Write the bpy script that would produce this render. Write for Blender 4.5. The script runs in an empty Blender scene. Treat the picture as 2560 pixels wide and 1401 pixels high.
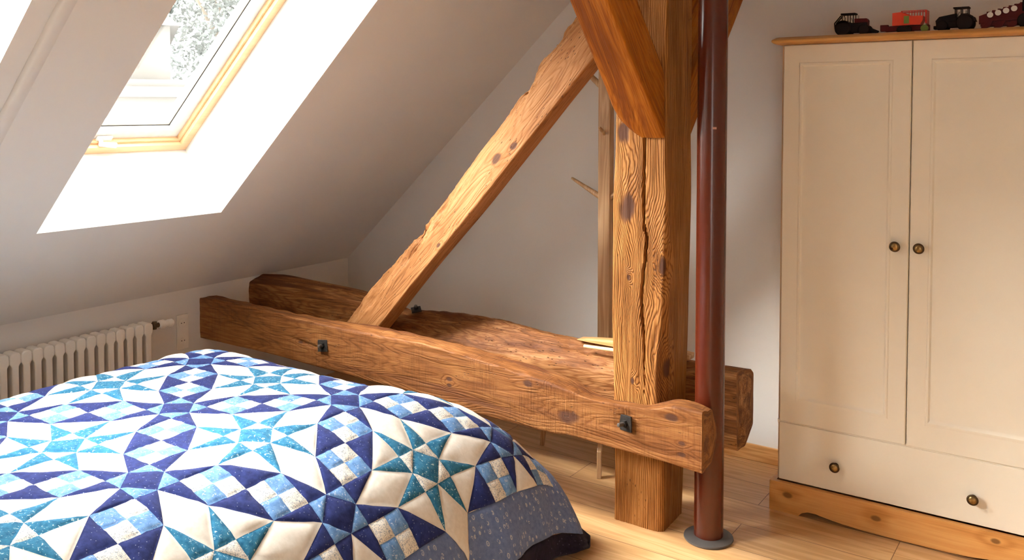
import bpy, bmesh, math, random
import numpy as np
from mathutils import Vector, Matrix, noise
random.seed(7)
SC = bpy.context.scene
COL = SC.collection
PI = math.pi

# ------------------------------------------------------------------ helpers
def lin(r, g, b):
    f = lambda c: c / 12.92 if c <= .04045 else ((c + .055) / 1.055) ** 2.4
    return (f(r / 255), f(g / 255), f(b / 255), 1)

def tag(o, label=None, cat=None, group=None, kind=None):
    if label: o['label'] = label
    if cat: o['category'] = cat
    if group: o['group'] = group
    if kind: o['kind'] = kind
    return o

def empty(name, loc=(0, 0, 0), rz=0, parent=None, **kw):
    o = bpy.data.objects.new(name, None); COL.objects.link(o)
    o.location = loc; o.rotation_euler = (0, 0, rz); o.empty_display_size = .05
    if parent: o.parent = parent
    return tag(o, **kw)

def obj(name, bm, mats, parent=None, smooth=False, angle=None, **kw):
    me = bpy.data.meshes.new(name)
    if isinstance(bm, bmesh.types.BMesh):
        bmesh.ops.recalc_face_normals(bm, faces=bm.faces[:])
        bm.to_mesh(me); bm.free()
    else:
        me.from_pydata(bm[0], [], bm[1]); me.update()
    for m in (mats if isinstance(mats, (list, tuple)) else [mats]): me.materials.append(m)
    if smooth:
        me.polygons.foreach_set('use_smooth', [True] * len(me.polygons))
        if angle: me.set_sharp_from_angle(angle=math.radians(angle))
    o = bpy.data.objects.new(name, me); COL.objects.link(o)
    if parent: o.parent = parent
    return tag(o, **kw)

def bevel(o, w, seg=2):
    m = o.modifiers.new('bevel', 'BEVEL'); m.width = w; m.segments = seg; m.limit_method = 'ANGLE'
    m.angle_limit = math.radians(40); return o

def box(bm, x0, x1, y0, y1, z0, z1, M=None, bev=0, seg=2):
    r = bmesh.ops.create_cube(bm, size=1)
    vs = r['verts']
    for v in vs:
        v.co = Vector((x0 + (v.co.x + .5) * (x1 - x0), y0 + (v.co.y + .5) * (y1 - y0), z0 + (v.co.z + .5) * (z1 - z0)))
    if bev:
        es = list({e for v in vs for e in v.link_edges})
        rr = bmesh.ops.bevel(bm, geom=es, offset=bev, segments=seg, affect='EDGES', profile=.6)
        vs = list({v for f in rr['faces'] for v in f.verts} | {v for v in vs if v.is_valid})
    if M is not None:
        bmesh.ops.transform(bm, matrix=M, verts=vs)
    return bm

def lathe(bm, prof, n=24, M=None):
    rings = []
    for r, h in prof:
        if r < 1e-6: rings.append([bm.verts.new((0, 0, h))])
        else: rings.append([bm.verts.new((r * math.cos(2 * PI * k / n), r * math.sin(2 * PI * k / n), h)) for k in range(n)])
    for a, b in zip(rings, rings[1:]):
        if len(a) == 1 and len(b) == 1: continue
        for k in range(n):
            k2 = (k + 1) % n
            if len(a) == 1: bm.faces.new((a[0], b[k], b[k2]))
            elif len(b) == 1: bm.faces.new((a[k], a[k2], b[0]))
            else: bm.faces.new((a[k], a[k2], b[k2], b[k]))
    for ring in (rings[0], rings[-1]):
        if len(ring) > 1:
            try: bm.faces.new(ring)
            except ValueError: pass
    if M is not None:
        bmesh.ops.transform(bm, matrix=M, verts=[v for r in rings for v in r])
    return bm

def cyl(bm, p0, p1, r0, r1=None, n=16):
    p0, p1 = Vector(p0), Vector(p1); d = p1 - p0
    M = Matrix.Translation(p0) @ d.to_track_quat('Z', 'Y').to_matrix().to_4x4()
    return lathe(bm, [(r0, 0), (r0 if r1 is None else r1, d.length)], n, M)

def prism(bm, pts, y0, y1, M=None):
    """outline in x,z extruded from y0 to y1"""
    a = [bm.verts.new((x, y0, z)) for x, z in pts]; b = [bm.verts.new((x, y1, z)) for x, z in pts]
    bm.faces.new(a); bm.faces.new(b[::-1])
    for i in range(len(pts)):
        j = (i + 1) % len(pts); bm.faces.new((a[j], a[i], b[i], b[j]))
    if M is not None: bmesh.ops.transform(bm, matrix=M, verts=a + b)
    return bm

# ------------------------------------------------------------------ node materials
class NT:
    def __init__(s, name):
        s.m = bpy.data.materials.new(name); s.m.use_nodes = True
        s.t = s.m.node_tree; s.b = s.t.nodes['Principled BSDF']; s.out = s.t.nodes['Material Output']
    def n(s, typ, ins=None, **kw):
        nd = s.t.nodes.new(typ)
        for k, v in kw.items(): setattr(nd, k, v)
        for k, v in (ins or {}).items(): s.set(nd.inputs[k], v)
        return nd
    def set(s, sock, v):
        if isinstance(v, bpy.types.NodeSocket): s.t.links.new(v, sock)
        elif isinstance(v, (tuple, list)) and sock.type == 'VECTOR': sock.default_value = v[:3]
        else: sock.default_value = v
    def math(s, op, a, b=0., c=0., clamp=False):
        nd = s.n('ShaderNodeMath', operation=op, use_clamp=clamp)
        for i, v in enumerate((a, b, c)): s.set(nd.inputs[i], v)
        return nd.outputs[0]
    def vmath(s, op, a, b=(0, 0, 0), out=0):
        nd = s.n('ShaderNodeVectorMath', operation=op)
        s.set(nd.inputs[0], a)
        if op == 'SCALE': s.set(nd.inputs[3], b)
        else: s.set(nd.inputs[1], b)
        return nd.outputs[1 if op in ('DISTANCE', 'LENGTH', 'DOT_PRODUCT') else 0]
    def noise(s, vec, scale=5., detail=3., rough=.5, dist=0.):
        nd = s.n('ShaderNodeTexNoise', {'Vector': vec, 'Scale': scale, 'Detail': detail, 'Roughness': rough, 'Distortion': dist})
        return nd.outputs['Fac']
    def vor(s, vec, scale=5., feature='F1', rnd=1.):
        nd = s.n('ShaderNodeTexVoronoi', {'Vector': vec, 'Scale': scale, 'Randomness': rnd}, feature=feature)
        return nd.outputs['Distance']
    def ramp(s, fac, stops, interp='LINEAR'):
        nd = s.n('ShaderNodeValToRGB'); s.set(nd.inputs[0], fac); cr = nd.color_ramp; cr.interpolation = interp
        while len(cr.elements) < len(stops): cr.elements.new(.5)
        for e, (p, c) in zip(cr.elements, stops):
            e.position = p; e.color = c if isinstance(c, (tuple, list)) else (c, c, c, 1)
        return nd.outputs[0]
    def mix(s, fac, a, b, mode='MIX'):
        nd = s.n('ShaderNodeMix', data_type='RGBA', blend_type=mode)
        s.set(nd.inputs[0], fac); s.set(nd.inputs[6], a); s.set(nd.inputs[7], b)
        return nd.outputs[2]
    def mr(s, v, a, b, c=0., d=1., smooth=False):
        nd = s.n('ShaderNodeMapRange', interpolation_type='SMOOTHSTEP' if smooth else 'LINEAR')
        for i, x in enumerate((v, a, b, c, d)): s.set(nd.inputs[i], x)
        return nd.outputs[0]
    def bump(s, h, strength=.3, dist=.01, normal=None):
        nd = s.n('ShaderNodeBump', {'Height': h, 'Strength': strength, 'Distance': dist})
        if normal is not None: s.set(nd.inputs['Normal'], normal)
        s.set(s.b.inputs['Normal'], nd.outputs[0]); return nd.outputs[0]
    def coord(s, k='Object'): return s.n('ShaderNodeTexCoord').outputs[k]
    def attr(s, name): return s.n('ShaderNodeAttribute', attribute_name=name).outputs['Vector']
    def fin(s, col=None, rough=.6, metal=0., spec=None, coat=None):
        if col is not None: s.set(s.b.inputs['Base Color'], col)
        s.set(s.b.inputs['Roughness'], rough); s.set(s.b.inputs['Metallic'], metal)
        if spec is not None: s.set(s.b.inputs['Specular IOR Level'], spec)
        if coat is not None: s.set(s.b.inputs['Coat Weight'], coat)
        return s.m

def plain(name, col, rough=.5, metal=0., var=.06, scale=30., spec=None, bump=.0):
    t = NT(name); c = t.coord()
    n = t.noise(c, scale, 3)
    k = t.mr(n, .3, .7, 1 - var, 1 + var)
    cc = t.vmath('SCALE', tuple(col[:3]), k)
    if bump: t.bump(n, bump, .002)
    return t.fin(cc, rough, metal, spec)

def plaster(name, col):
    t = NT(name); c = t.coord()
    n1 = t.noise(c, 2.2, 3); n2 = t.noise(c, 90, 3, .6)
    k = t.mr(n1, .3, .7, .985, 1.015)
    t.bump(n2, .05, .003)
    return t.fin(t.vmath('SCALE', tuple(col[:3]), k), .85, 0, .2)

def timber_mat(name, dark, mid, light, knots=(), rings=26., saw=0., ridge=.5, streak=None, rw=.12, kph=.25, pits=.5, big=1., stretch=.7, gd=3, lin_=0.):
    """weathered timber: the mesh attribute 'grain' holds (along, across, across) in metres.
    knots: (l, p, q, r); a negative r gives a swirl in the grain without a dark heart"""
    t = NT(name); g = t.attr('grain')
    wob = t.noise(t.vmath('MULTIPLY', g, (14., 40., 40.)), 1., 2)
    ph = None; kn = None
    for (l, p, q, r) in knots:
        ra = abs(r)
        d = t.vmath('LENGTH', t.vmath('MULTIPLY', t.vmath('SUBTRACT', g, (l, p, q)), (.55, 1, 1)))
        d = t.math('ADD', d, t.math('MULTIPLY', t.math('SUBTRACT', wob, .5), ra * .9))
        f = t.mr(d, 0., ra * 3.4, 1., 0., True)
        ph = f if ph is None else t.math('ADD', ph, f)
        if r > 0:
            core = t.mr(d, ra * .5, ra * 1.05, 1., 0., True)
            kn = core if kn is None else t.math('MAXIMUM', kn, core)
    base = t.noise(t.vmath('MULTIPLY', g, (stretch, 5., 5.)), 1.6, gd, .4, .2)
    if lin_:
        base = t.math('ADD', t.math('MULTIPLY', base, .34), t.vmath('DOT_PRODUCT', g, (0, lin_, lin_ * .8)))
    if ph is not None: base = t.math('ADD', base, t.math('MULTIPLY', ph, kph))
    base = t.math('ADD', base, t.math('MULTIPLY', wob, .012))
    sn = t.mr(t.math('SINE', t.math('MULTIPLY', base, rings * 2 * PI)), -1, 1, 1, 0)
    l01 = t.math('SUBTRACT', 1., t.math('POWER', sn, 2.4))
    if kn is not None: l01 = t.math('MULTIPLY', l01, t.math('SUBTRACT', 1., kn))
    fib = t.noise(t.vmath('MULTIPLY', g, (7., 170., 170.)), 1., 4, .62)
    bg_ = t.noise(t.vmath('MULTIPLY', g, (1.6 * big, 8. * big, 8. * big)), 1., 4, .6, .5)
    col = t.ramp(t.math('ADD', t.math('MULTIPLY', l01, rw), t.math('ADD', t.math('MULTIPLY', fib, .40 - rw * .3), t.math('MULTIPLY', bg_, .60 - rw * .7))),
                 [(.27, dark), (.48, mid), (.70, light)])
    if streak:
        sk = t.noise(t.vmath('MULTIPLY', g, (.9, 13., 13.)), 1., 4, .6, .8)
        col = t.mix(t.mr(sk, .50, .66, 0, .85, True), col, streak)
    if kn is not None:
        col = t.mix(t.math('MULTIPLY', kn, .88), col, lin(84, 54, 42))
    pm = t.noise(g, 7., 3)
    hole = t.vor(t.vmath('MULTIPLY', g, (.5, 1.6, 1.6)), 62.)
    hm = t.math('MULTIPLY', t.mr(hole, .10, .20, 1, 0), t.mr(pm, .62 - .14 * pits, .70 - .14 * pits))
    col = t.mix(t.math('MULTIPLY', hm, .75), col, tuple(x * .3 for x in dark[:3]) + (1,))
    h = t.math('ADD', t.math('MULTIPLY', l01, .55 * ridge), t.math('MULTIPLY', fib, .55))
    h = t.math('SUBTRACT', h, t.math('MULTIPLY', hm, 1.4))
    if saw:
        sw = t.noise(t.vmath('ADD', t.vmath('MULTIPLY', g, (135., 2., 5.)), (0, 0, 0)), 1., 2, .65)
        sm_ = t.mr(t.noise(g, 4., 2), .40, .55)
        h = t.math('ADD', h, t.math('MULTIPLY', t.math('MULTIPLY', sw, sm_), saw))
        col = t.mix(t.math('MULTIPLY', t.mr(sw, .34, .56, 0.24 * saw, 0), sm_), col, dark)
    t.bump(h, .65, .005)
    return t.fin(col, t.mr(fib, .3, .7, .74, .55), 0, .25)

def board_mat(name, dark, mid, light, axis=0, knots=(), rough=.4, rings=9., scl=1.):
    """planed board, grain along a local axis"""
    t = NT(name); c = t.coord()
    s = [7. * scl] * 3; s[axis] = .6 * scl
    f = [140.] * 3; f[axis] = 4.
    base = t.noise(t.vmath('MULTIPLY', c, tuple(s)), 1.5, 3, .5, .5); kn = None
    for (x, y, z, r) in knots:
        w = [1.] * 3; w[axis] = .6
        d = t.vmath('LENGTH', t.vmath('MULTIPLY', t.vmath('SUBTRACT', c, (x, y, z)), tuple(w)))
        base = t.math('ADD', base, t.math('MULTIPLY', t.mr(d, 0, r * 4, 1, 0, True), .25))
        k = t.mr(d, r * .5, r, 1, 0, True); kn = k if kn is None else t.math('MAXIMUM', kn, k)
    ln = t.mr(t.math('SINE', t.math('MULTIPLY', base, rings * 6.28)), -1, 1, 0, 1)
    fib = t.noise(t.vmath('MULTIPLY', c, tuple(f)), 1., 3, .6)
    col = t.ramp(t.math('ADD', t.math('MULTIPLY', ln, .4), t.math('MULTIPLY', fib, .6)), [(.2, dark), (.5, mid), (.8, light)])
    if kn is not None: col = t.mix(t.math('MULTIPLY', kn, .85), col, tuple(x * .35 for x in dark[:3]) + (1,))
    t.bump(fib, .12, .001)
    return t.fin(col, rough, 0, .4)

def floor_mat():
    t = NT('oak_laminate'); c = t.coord()
    br = t.n('ShaderNodeTexBrick', {'Vector': t.vmath('ADD', c, (.62, .055, 0)), 'Color1': (.25, .25, .25, 1), 'Color2': (.8, .8, .8, 1), 'Mortar': (0, 0, 0, 1), 'Scale': 1.,
             'Mortar Size': .0016, 'Mortar Smooth': .1, 'Bias': 0., 'Brick Width': 1.3, 'Row Height': .195}, offset=.41, offset_frequency=2)
    tone = br.outputs['Color']; mort = br.outputs['Fac']
    off = t.vmath('SCALE', tone, 9.)
    g = t.vmath('ADD', c, off)
    base = t.noise(t.vmath('MULTIPLY', g, (.7, 7., 1.)), 1.3, 3, .5, .8)
    ln = t.mr(t.math('SINE', t.math('MULTIPLY', base, 40.)), -1, 1, 0, 1)
    fib = t.noise(t.vmath('MULTIPLY', g, (5., 120., 1.)), 1., 3, .6)
    v = t.math('ADD', t.math('MULTIPLY', ln, .3), t.math('ADD', t.math('MULTIPLY', fib, .4), t.math('MULTIPLY', base, .3)))
    col = t.ramp(v, [(.2, lin(190, 142, 92)), (.5, lin(212, 168, 116)), (.8, lin(226, 187, 138))])
    col = t.mix(.16, col, tone, 'SOFT_LIGHT')
    col = t.mix(t.math('MULTIPLY', mort, .75), col, lin(96, 56, 26))
    t.bump(t.math('SUBTRACT', t.math('MULTIPLY', fib, .12), mort), .25, .002)
    return t.fin(col, t.mr(fib, .3, .7, .34, .44), 0, .45)

def cloth_mat(name, kind):
    t = NT(name); uv = t.n('ShaderNodeUVMap').outputs[0]
    weave = t.noise(uv, 900., 2); wr = t.noise(uv, 26., 3, .55, .5)
    mott = t.noise(uv, 60., 3, .6)
    if kind == 'white':
        col = t.ramp(mott, [(.3, lin(222, 216, 205)), (.7, lin(234, 229, 220))])
    elif kind == 'print':
        sp = t.noise(uv, 210., 2, .6, 1.5); s2 = t.noise(uv, 95., 2, .5, 2.)
        col = t.mix(t.mr(sp, .52, .60), lin(236, 231, 220), lin(150, 160, 170))
        col = t.mix(t.mr(s2, .60, .66, 0, .55), col, lin(118, 128, 145))
    elif kind == 'blue':
        col = t.ramp(mott, [(.3, lin(84, 128, 186)), (.7, lin(122, 164, 212))])
        col = t.mix(t.mr(t.noise(uv, 130., 2, .5, 1.2), .62, .67, 0, .75), col, lin(206, 218, 232))
    elif kind == 'navy':
        col = t.ramp(mott, [(.3, lin(32, 40, 90)), (.7, lin(46, 58, 118))])
        col = t.mix(t.mr(t.vor(uv, 95.), .10, .16, .7, 0), col, lin(150, 160, 190))
    elif kind == 'teal':
        col = t.ramp(mott, [(.3, lin(30, 94, 130)), (.7, lin(60, 132, 168))])
        col = t.mix(t.mr(t.noise(uv, 120., 2, .5, 1.), .63, .68, 0, .85), col, lin(196, 222, 226))
    elif kind == 'paisley':
        col = t.ramp(mott, [(.3, lin(96, 114, 158)), (.7, lin(118, 136, 178))])
        d = t.vor(t.vmath('MULTIPLY', uv, (1., 1.5, 1.)), 34., 'F1', .55)
        ring = t.math('MULTIPLY', t.mr(d, .16, .20), t.mr(d, .28, .32, 1, 0))
        ring = t.math('MULTIPLY', ring, t.mr(t.noise(uv, 60., 2), .42, .5))
        dot = t.mr(d, .06, .10, 1, 0)
        col = t.mix(t.math('MULTIPLY', t.math('MAXIMUM', ring, dot), .7), col, lin(206, 206, 206))
    else:
        col = t.ramp(mott, [(.3, lin(26, 22, 36)), (.7, lin(40, 34, 56))])
        col = t.mix(t.mr(t.vor(uv, 60.), .10, .16, .5, 0), col, lin(120, 120, 140))
    t.bump(t.math('ADD', t.math('MULTIPLY', wr, .8), t.math('MULTIPLY', weave, .12)), .35, .006)
    m = t.fin(col, .9, 0, .1); t.b.inputs['Sheen Weight'].default_value = .08
    return m

PAINT = plaster('warm_white_paint', (.72, .70, .675))
FLOOR = floor_mat()
PINE = board_mat('window_pine', lin(220, 178, 134), lin(230, 190, 147), lin(236, 200, 160), axis=1, rings=1.5)
SASHW = plain('white_sash', (.66, .65, .62), .45)
GASKET = plain('dark_gasket', (.03, .027, .02), .6)
CREAM = plain('cream_lacquer', lin(234, 225, 208), .42, 0, .012, 8.)
HONEY = board_mat('honey_pine', lin(182, 120, 58), lin(208, 146, 80), lin(222, 166, 100), axis=0, rings=2.5,
                  knots=((-.425, -.22, .072, .015), (-.095, -.22, .066, .014), (.30, -.22, .09, .012)))
TOPB = board_mat('honey_pine_top', lin(188, 130, 66), lin(206, 150, 84), lin(220, 168, 102), axis=0, rings=2.)
EDGE = plain('carcass_edge', lin(206, 176, 140), .5)
BRASS = plain('aged_brass', (.30, .19, .075), .33, 1., .25, 120.)
BRASSD = plain('dark_brass', (.075, .045, .02), .45, .8, .25, 160.)
RAD = plain('radiator_enamel', (.80, .75, .68), .35, 0, .01)
PLAST = plain('white_plastic', (.84, .80, .74), .35, 0, .01)
IRON = plain('forged_iron', (.045, .038, .034), .5, .6, .3, 90., bump=.4)
SHANK = plain('worn_steel', (.16, .14, .125), .45, .6, .2)
BRONZE = plain('old_bronze', (.10, .07, .04), .45, .7, .2)
PIPE = plain('oxblood_enamel', lin(84, 31, 15), .22, 0, .05, 40., .5)
RUBBER = plain('grey_flange', (.085, .075, .07), .5, 0, .08)
BEECH = board_mat('pale_beech', lin(176, 138, 98), lin(196, 158, 116), lin(208, 174, 134), axis=2)
OFFCUT = board_mat('pale_offcut', lin(196, 140, 84), lin(220, 168, 108), lin(238, 196, 140), axis=0)
MATT = plain('mattress_ticking', (.75, .73, .7), .9)
TOYR = plain('toy_red', lin(190, 36, 28), .35)
TOYDR = plain('toy_dark_red', lin(84, 14, 16), .5, 0, .06, 30., .2)
TOYO = plain('toy_orange_red', lin(226, 62, 28), .35)
TOYB = plain('toy_black', (.012, .006, .006), .6, 0, .06, 30., .15)
TOYG = plain('toy_grey', (.30, .28, .26), .4)
TOYGR = plain('toy_green', lin(110, 130, 50), .4)
TOYW = plain('toy_white', (.75, .70, .66), .4)
TOYGL = plain('toy_glass', (.18, .17, .15), .15)

# ------------------------------------------------------------------ timbers
def nz(v, s): return noise.noise(v * s)

def timber(name, O, X, A, B, stations, mat, dl=.011, de=.006, rnd=5, disp=None, parent=None, amp=.0022, rough=.0, clamp=None, **kw):
    """stations: (l, [(p, q), ...]) ; a lofted, worn timber. rough = strength of hacked texture"""
    O, X, A, B = (np.array(v, float) for v in (O, X, A, B))
    ls = np.array([s[0] for s in stations]); K = len(stations[0][1])
    prof = np.array([s[1] for s in stations], float)
    L = np.linspace(ls[0], ls[-1], max(8, int((ls[-1] - ls[0]) / dl)))
    pr = np.stack([np.stack([np.interp(L, ls, prof[:, k, c]) for c in (0, 1)], 1) for k in range(K)], 1)
    for _ in range(4): pr[1:-1] = .25 * pr[:-2] + .5 * pr[1:-1] + .25 * pr[2:]
    mean = prof.mean(0); cols = []
    for k in range(K):
        n = max(5, int(np.linalg.norm(mean[(k + 1) % K] - mean[k]) / de))
        for i in range(n): cols.append((k, i / n))
    C = np.stack([pr[:, k] * (1 - f) + pr[:, (k + 1) % K] * f for k, f in cols], 1)
    for _ in range(rnd): C = .25 * np.roll(C, 1, 1) + .5 * C + .25 * np.roll(C, -1, 1)
    T = np.roll(C, -1, 1) - np.roll(C, 1, 1)
    T /= np.linalg.norm(T, axis=2, keepdims=True) + 1e-9
    N = np.stack([T[..., 1], -T[..., 0]], 2)
    if ((N * (C - C.mean(1, keepdims=True))).sum() < 0): N = -N
    nl, nc = C.shape[:2]; D = np.zeros((nl, nc))
    for i in range(nl):
        for j in range(nc):
            l, p, q = L[i], C[i, j, 0], C[i, j, 1]
            v = Vector((l, p, q))
            d = nz(Vector((l * 3, p * 34, q * 34)), 1) * amp + nz(Vector((l * 2.2, p * 6, q * 6 + 3)), 1) * amp * 1.8
            if rough: 
                m = max(0, nz(Vector((l * 1.7 + 5, p * 3, q * 3)), 1) + .35)
                d += -abs(nz(Vector((l * 9, p * 40, q * 40)), 1)) * rough * m
            if disp: d += disp(l, p, q, N[i, j])
            D[i, j] = d
    C = C + N * D[..., None]
    P = O + L[:, None, None] * X + C[..., :1] * A + C[..., 1:] * B
    verts = P.reshape(-1, 3).tolist()
    idx = lambda i, j: i * nc + (j % nc)
    faces = [(idx(i, j), idx(i, j + 1), idx(i + 1, j + 1), idx(i + 1, j)) for i in range(nl - 1) for j in range(nc)]
    gr = np.concatenate([np.repeat(L[:, None], nc, 1)[..., None], C], 2).reshape(-1, 3)
    G = gr.tolist()
    for e in (0, nl - 1):                                   # end grain caps
        prev = [idx(e, j) for j in range(nc)]; c0 = C[e].mean(0)
        for f in (.7, .35):
            cur = []
            for j in range(nc):
                cc = c0 + (C[e, j] - c0) * f
                ll = L[e] + nz(Vector((cc[0] * 30, cc[1] * 30, e)), 1) * .003
                verts.append((O + ll * X + cc[0] * A + cc[1] * B).tolist()); G.append([L[e] + cc[0] * .3, cc[0] * 1.6, cc[1] * 1.6]); cur.append(len(verts) - 1)
            faces += [(prev[j], prev[(j + 1) % nc], cur[(j + 1) % nc], cur[j]) for j in range(nc)]
            prev = cur
        faces.append(tuple(prev))
    o = obj(name, (verts, faces), mat, parent, True, 55, **kw)
    bm = bmesh.new(); bm.from_mesh(o.data); bmesh.ops.recalc_face_normals(bm, faces=bm.faces[:]); bm.to_mesh(o.data); bm.free()
    if clamp:
        for v in o.data.vertices: v.co[clamp[0]] = (min if clamp[1] > 0 else max)(v.co[clamp[0]], clamp[2])
    at = o.data.attributes.new('grain', 'FLOAT_VECTOR', 'POINT')
    at.data.foreach_set('vector', np.array(G, dtype=np.float32).ravel())
    return o

ip = lambda x, tab: float(np.interp(x, [a for a, _ in tab], [b for _, b in tab]))

W_DK, W_MD, W_LT = lin(112, 62, 26), lin(186, 120, 64), lin(222, 160, 98)
POSTM = timber_mat('weathered_post_wood', lin(66, 33, 9), lin(146, 90, 38), lin(200, 142, 80), rings=40., ridge=1.0, rw=.17, kph=.13, pits=.3, stretch=.45, gd=3, lin_=3.2,
                   knots=((1.222, -1.527, 3.017, .036), (1.512, -1.542, 3.017, .030), (.955, -1.520, 3.017, .008), (1.01, -1.372, 3.02, .024),
                          (.70, -1.455, 3.017, -.05), (.56, -1.500, 3.017, .010), (.62, -1.368, 3.05, .024), (.985, -1.425, 3.017, -.022), (1.11, -1.40, 3.017, -.03)))
BEAMM = timber_mat('sawn_beam_wood', lin(66, 33, 12), lin(134, 82, 40), lin(180, 124, 72), rings=22., saw=1., streak=lin(98, 54, 30), rw=.06, kph=.06, pits=.55,
                   knots=((2.20, 0, .42, .030), (2.66, 0, .375, .012), (2.66, 0, .415, .009), (1.63, 0, .47, .011), (1.63, 0, .445, .009), (2.02, 0, .52, .016), (2.62, 0, .50, .018), (.75, 0, .50, .012)))
REARM = timber_mat('rough_beam_wood', lin(44, 20, 7), lin(130, 80, 40), lin(200, 146, 94), rings=26., rw=.06, kph=.05, pits=1.1, big=1.5, streak=lin(92, 48, 22))
STRUTM = timber_mat('strut_wood', lin(92, 50, 22), lin(160, 106, 60), lin(192, 140, 92), rings=22., rw=.08, kph=.06, pits=1.,
                    knots=((1.22, .0, -.015, .016), (1.12, 0, .01, .02), (.62, 0, -.03, .01)))
BRACEM = timber_mat('oiled_brace_wood', lin(106, 50, 6), lin(166, 92, 16), lin(196, 122, 36), rings=24., ridge=.3, streak=lin(122, 58, 10), rw=.08, pits=0.)

# post
crk = [(.30, -1.452), (.526, -1.452), (.725, -1.453), (.831, -1.464), (.922, -1.463), (1.03, -1.452), (1.107, -1.444), (1.166, -1.456), (1.302, -1.460), (1.483, -1.455), (1.9, -1.452)]
def post_disp(l, p, q, n):
    d = 0
    if n[1] < -.5:
        if .50 < l < 1.52:
            w = .0065 * min(1, (l - .50) / .25) * (.8 + .35 * noise.noise(Vector((l * 9, 0, 0))))
            c = ip(l, crk) + .004 * noise.noise(Vector((l * 22, 3, 0)))
            if abs(p - c) < w: d -= .035 * (1 - (abs(p - c) / w) ** 2)
        # ridged, weathered face
        d += -.0028 * abs(noise.noise(Vector((l * 5, p * 75, 1.7)))) * (1.6 if l < .8 else 1)
    if n[0] > .5 and .92 < l < 1.12: d -= .012 * math.exp(-((l - 1.02) / .045) ** 2 - ((q - 3.03) / .03) ** 2)
    return d
def post_sec(c, xl=-1.578, xr=-1.370, yb=3.245):
    return [(xl, 3.017), (xr - c, 3.017), (xr, 3.017 + c * 1.4), (xr - .004, yb), (xl, yb)]
post = timber('timber_post', (0, 0, 0), (0, 0, 1), (1, 0, 0), (0, 1, 0),
    [(0.0, post_sec(.012, -1.578, -1.376, 3.215)), (.3, post_sec(.010, -1.578, -1.372, 3.225)), (.55, post_sec(.030, -1.579, -1.370, 3.235)), (.80, post_sec(.018, -1.589, -1.366)),
     (1.0, post_sec(.010, -1.589, -1.364, 3.25)), (1.25, post_sec(.006, -1.588, -1.364, 3.255)), (1.45, post_sec(.005, -1.577, -1.368, 3.26)), (1.8, post_sec(.005, -1.572, -1.367, 3.26)), (2.745, post_sec(.005, -1.572, -1.367, 3.26))],
    POSTM, dl=.010, de=.0034, rnd=3, disp=post_disp, amp=.0022,
    label='thick upright weathered timber post with a long split and dark knots', cat='post')

# front tie beam
FT = [(-3.9, .625), (-3.762, .630), (-3.477, .626), (-3.282, .617), (-2.992, .604), (-2.789, .598), (-2.447, .603), (-2.181, .584), (-2.057, .572), (-1.876, .547), (-1.764, .536), (-1.679, .521), (-1.598, .508), (-1.443, .512), (-1.344, .521), (-1.30, .538), (-1.258, .546), (-1.16, .540)]
FB = [(-3.9, .412), (-3.602, .411), (-3.363, .407), (-3.139, .402), (-2.959, .395), (-2.448, .374), (-2.119, .348), (-1.876, .346), (-1.774, .341), (-1.706, .352), (-1.494, .338), (-1.294, .330), (-1.16, .320)]
BT = [(-3.9, .618), (-3.635, .608), (-3.318, .598), (-3.024, .594), (-2.749, .607), (-2.53, .600), (-2.256, .588), (-2.064, .570), (-1.882, .552), (-1.766, .536), (-1.71, .520), (-1.653, .496), (-1.61, .484), (-1.545, .478), (-1.40, .490), (-1.34, .515), (-1.301, .540), (-1.23, .532), (-1.16, .522)]
ax = np.array([1, .021, 0]); ax /= np.linalg.norm(ax); an = np.array([-ax[1], ax[0], 0])
xs = [-3.9, -3.76, -3.48, -3.28, -3.0, -2.8, -2.6, -2.45, -2.3, -2.18, -2.06, -1.95, -1.88, -1.82, -1.76, -1.72, -1.68, -1.64, -1.6, -1.55, -1.5, -1.44, -1.4, -1.35, -1.32, -1.29, -1.25, -1.2, -1.165]
def f_disp(l, p, q, n):
    d = 0; x = l - 3.9
    if n[1] > .45: d += .006 * noise.noise(Vector((l * 14, p * 26, 2)))
    dd = ((x + 1.455) / .05) ** 2 + ((q - .447) / .05) ** 2
    if n[0] < -.5 and dd < 1: d -= .006 * (1 - dd)
    if n[0] < -.5:                                     # worn check beside the left bolt
        dc = ((x + 3.10 + .0 * q) / .16) ** 2 + ((q - .497 + (x + 3.1) * .12) / .010) ** 2
        if dc < 1: d -= .008 * (1 - dc)
    return d
st = []
for x in xs:
    b, f, t_ = ip(x, FB), ip(x, FT), ip(x, BT)
    dep = .150 if x > -2.9 else .140
    end = max(0, (x + 1.26) / .10)
    st.append((x + 3.9, [(0, b), (0, f), (dep * (.8 - .12 * end), t_), (dep - .004 * end, t_ - .05 - .03 * end), (dep, b + .07 + .02 * end), (dep * (.86 - .2 * end), b + .012)]))
front = empty('tie_beam', (0, 0, 0), label='front horizontal timber beam running from knee wall past post, just behind bed', cat='beam')
timber('beam', (-3.9, 2.828, 0), ax, an, (0, 0, 1), st, BEAMM, dl=.011, de=.0052, rnd=3, disp=f_disp, amp=.0018, parent=front)

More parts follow.
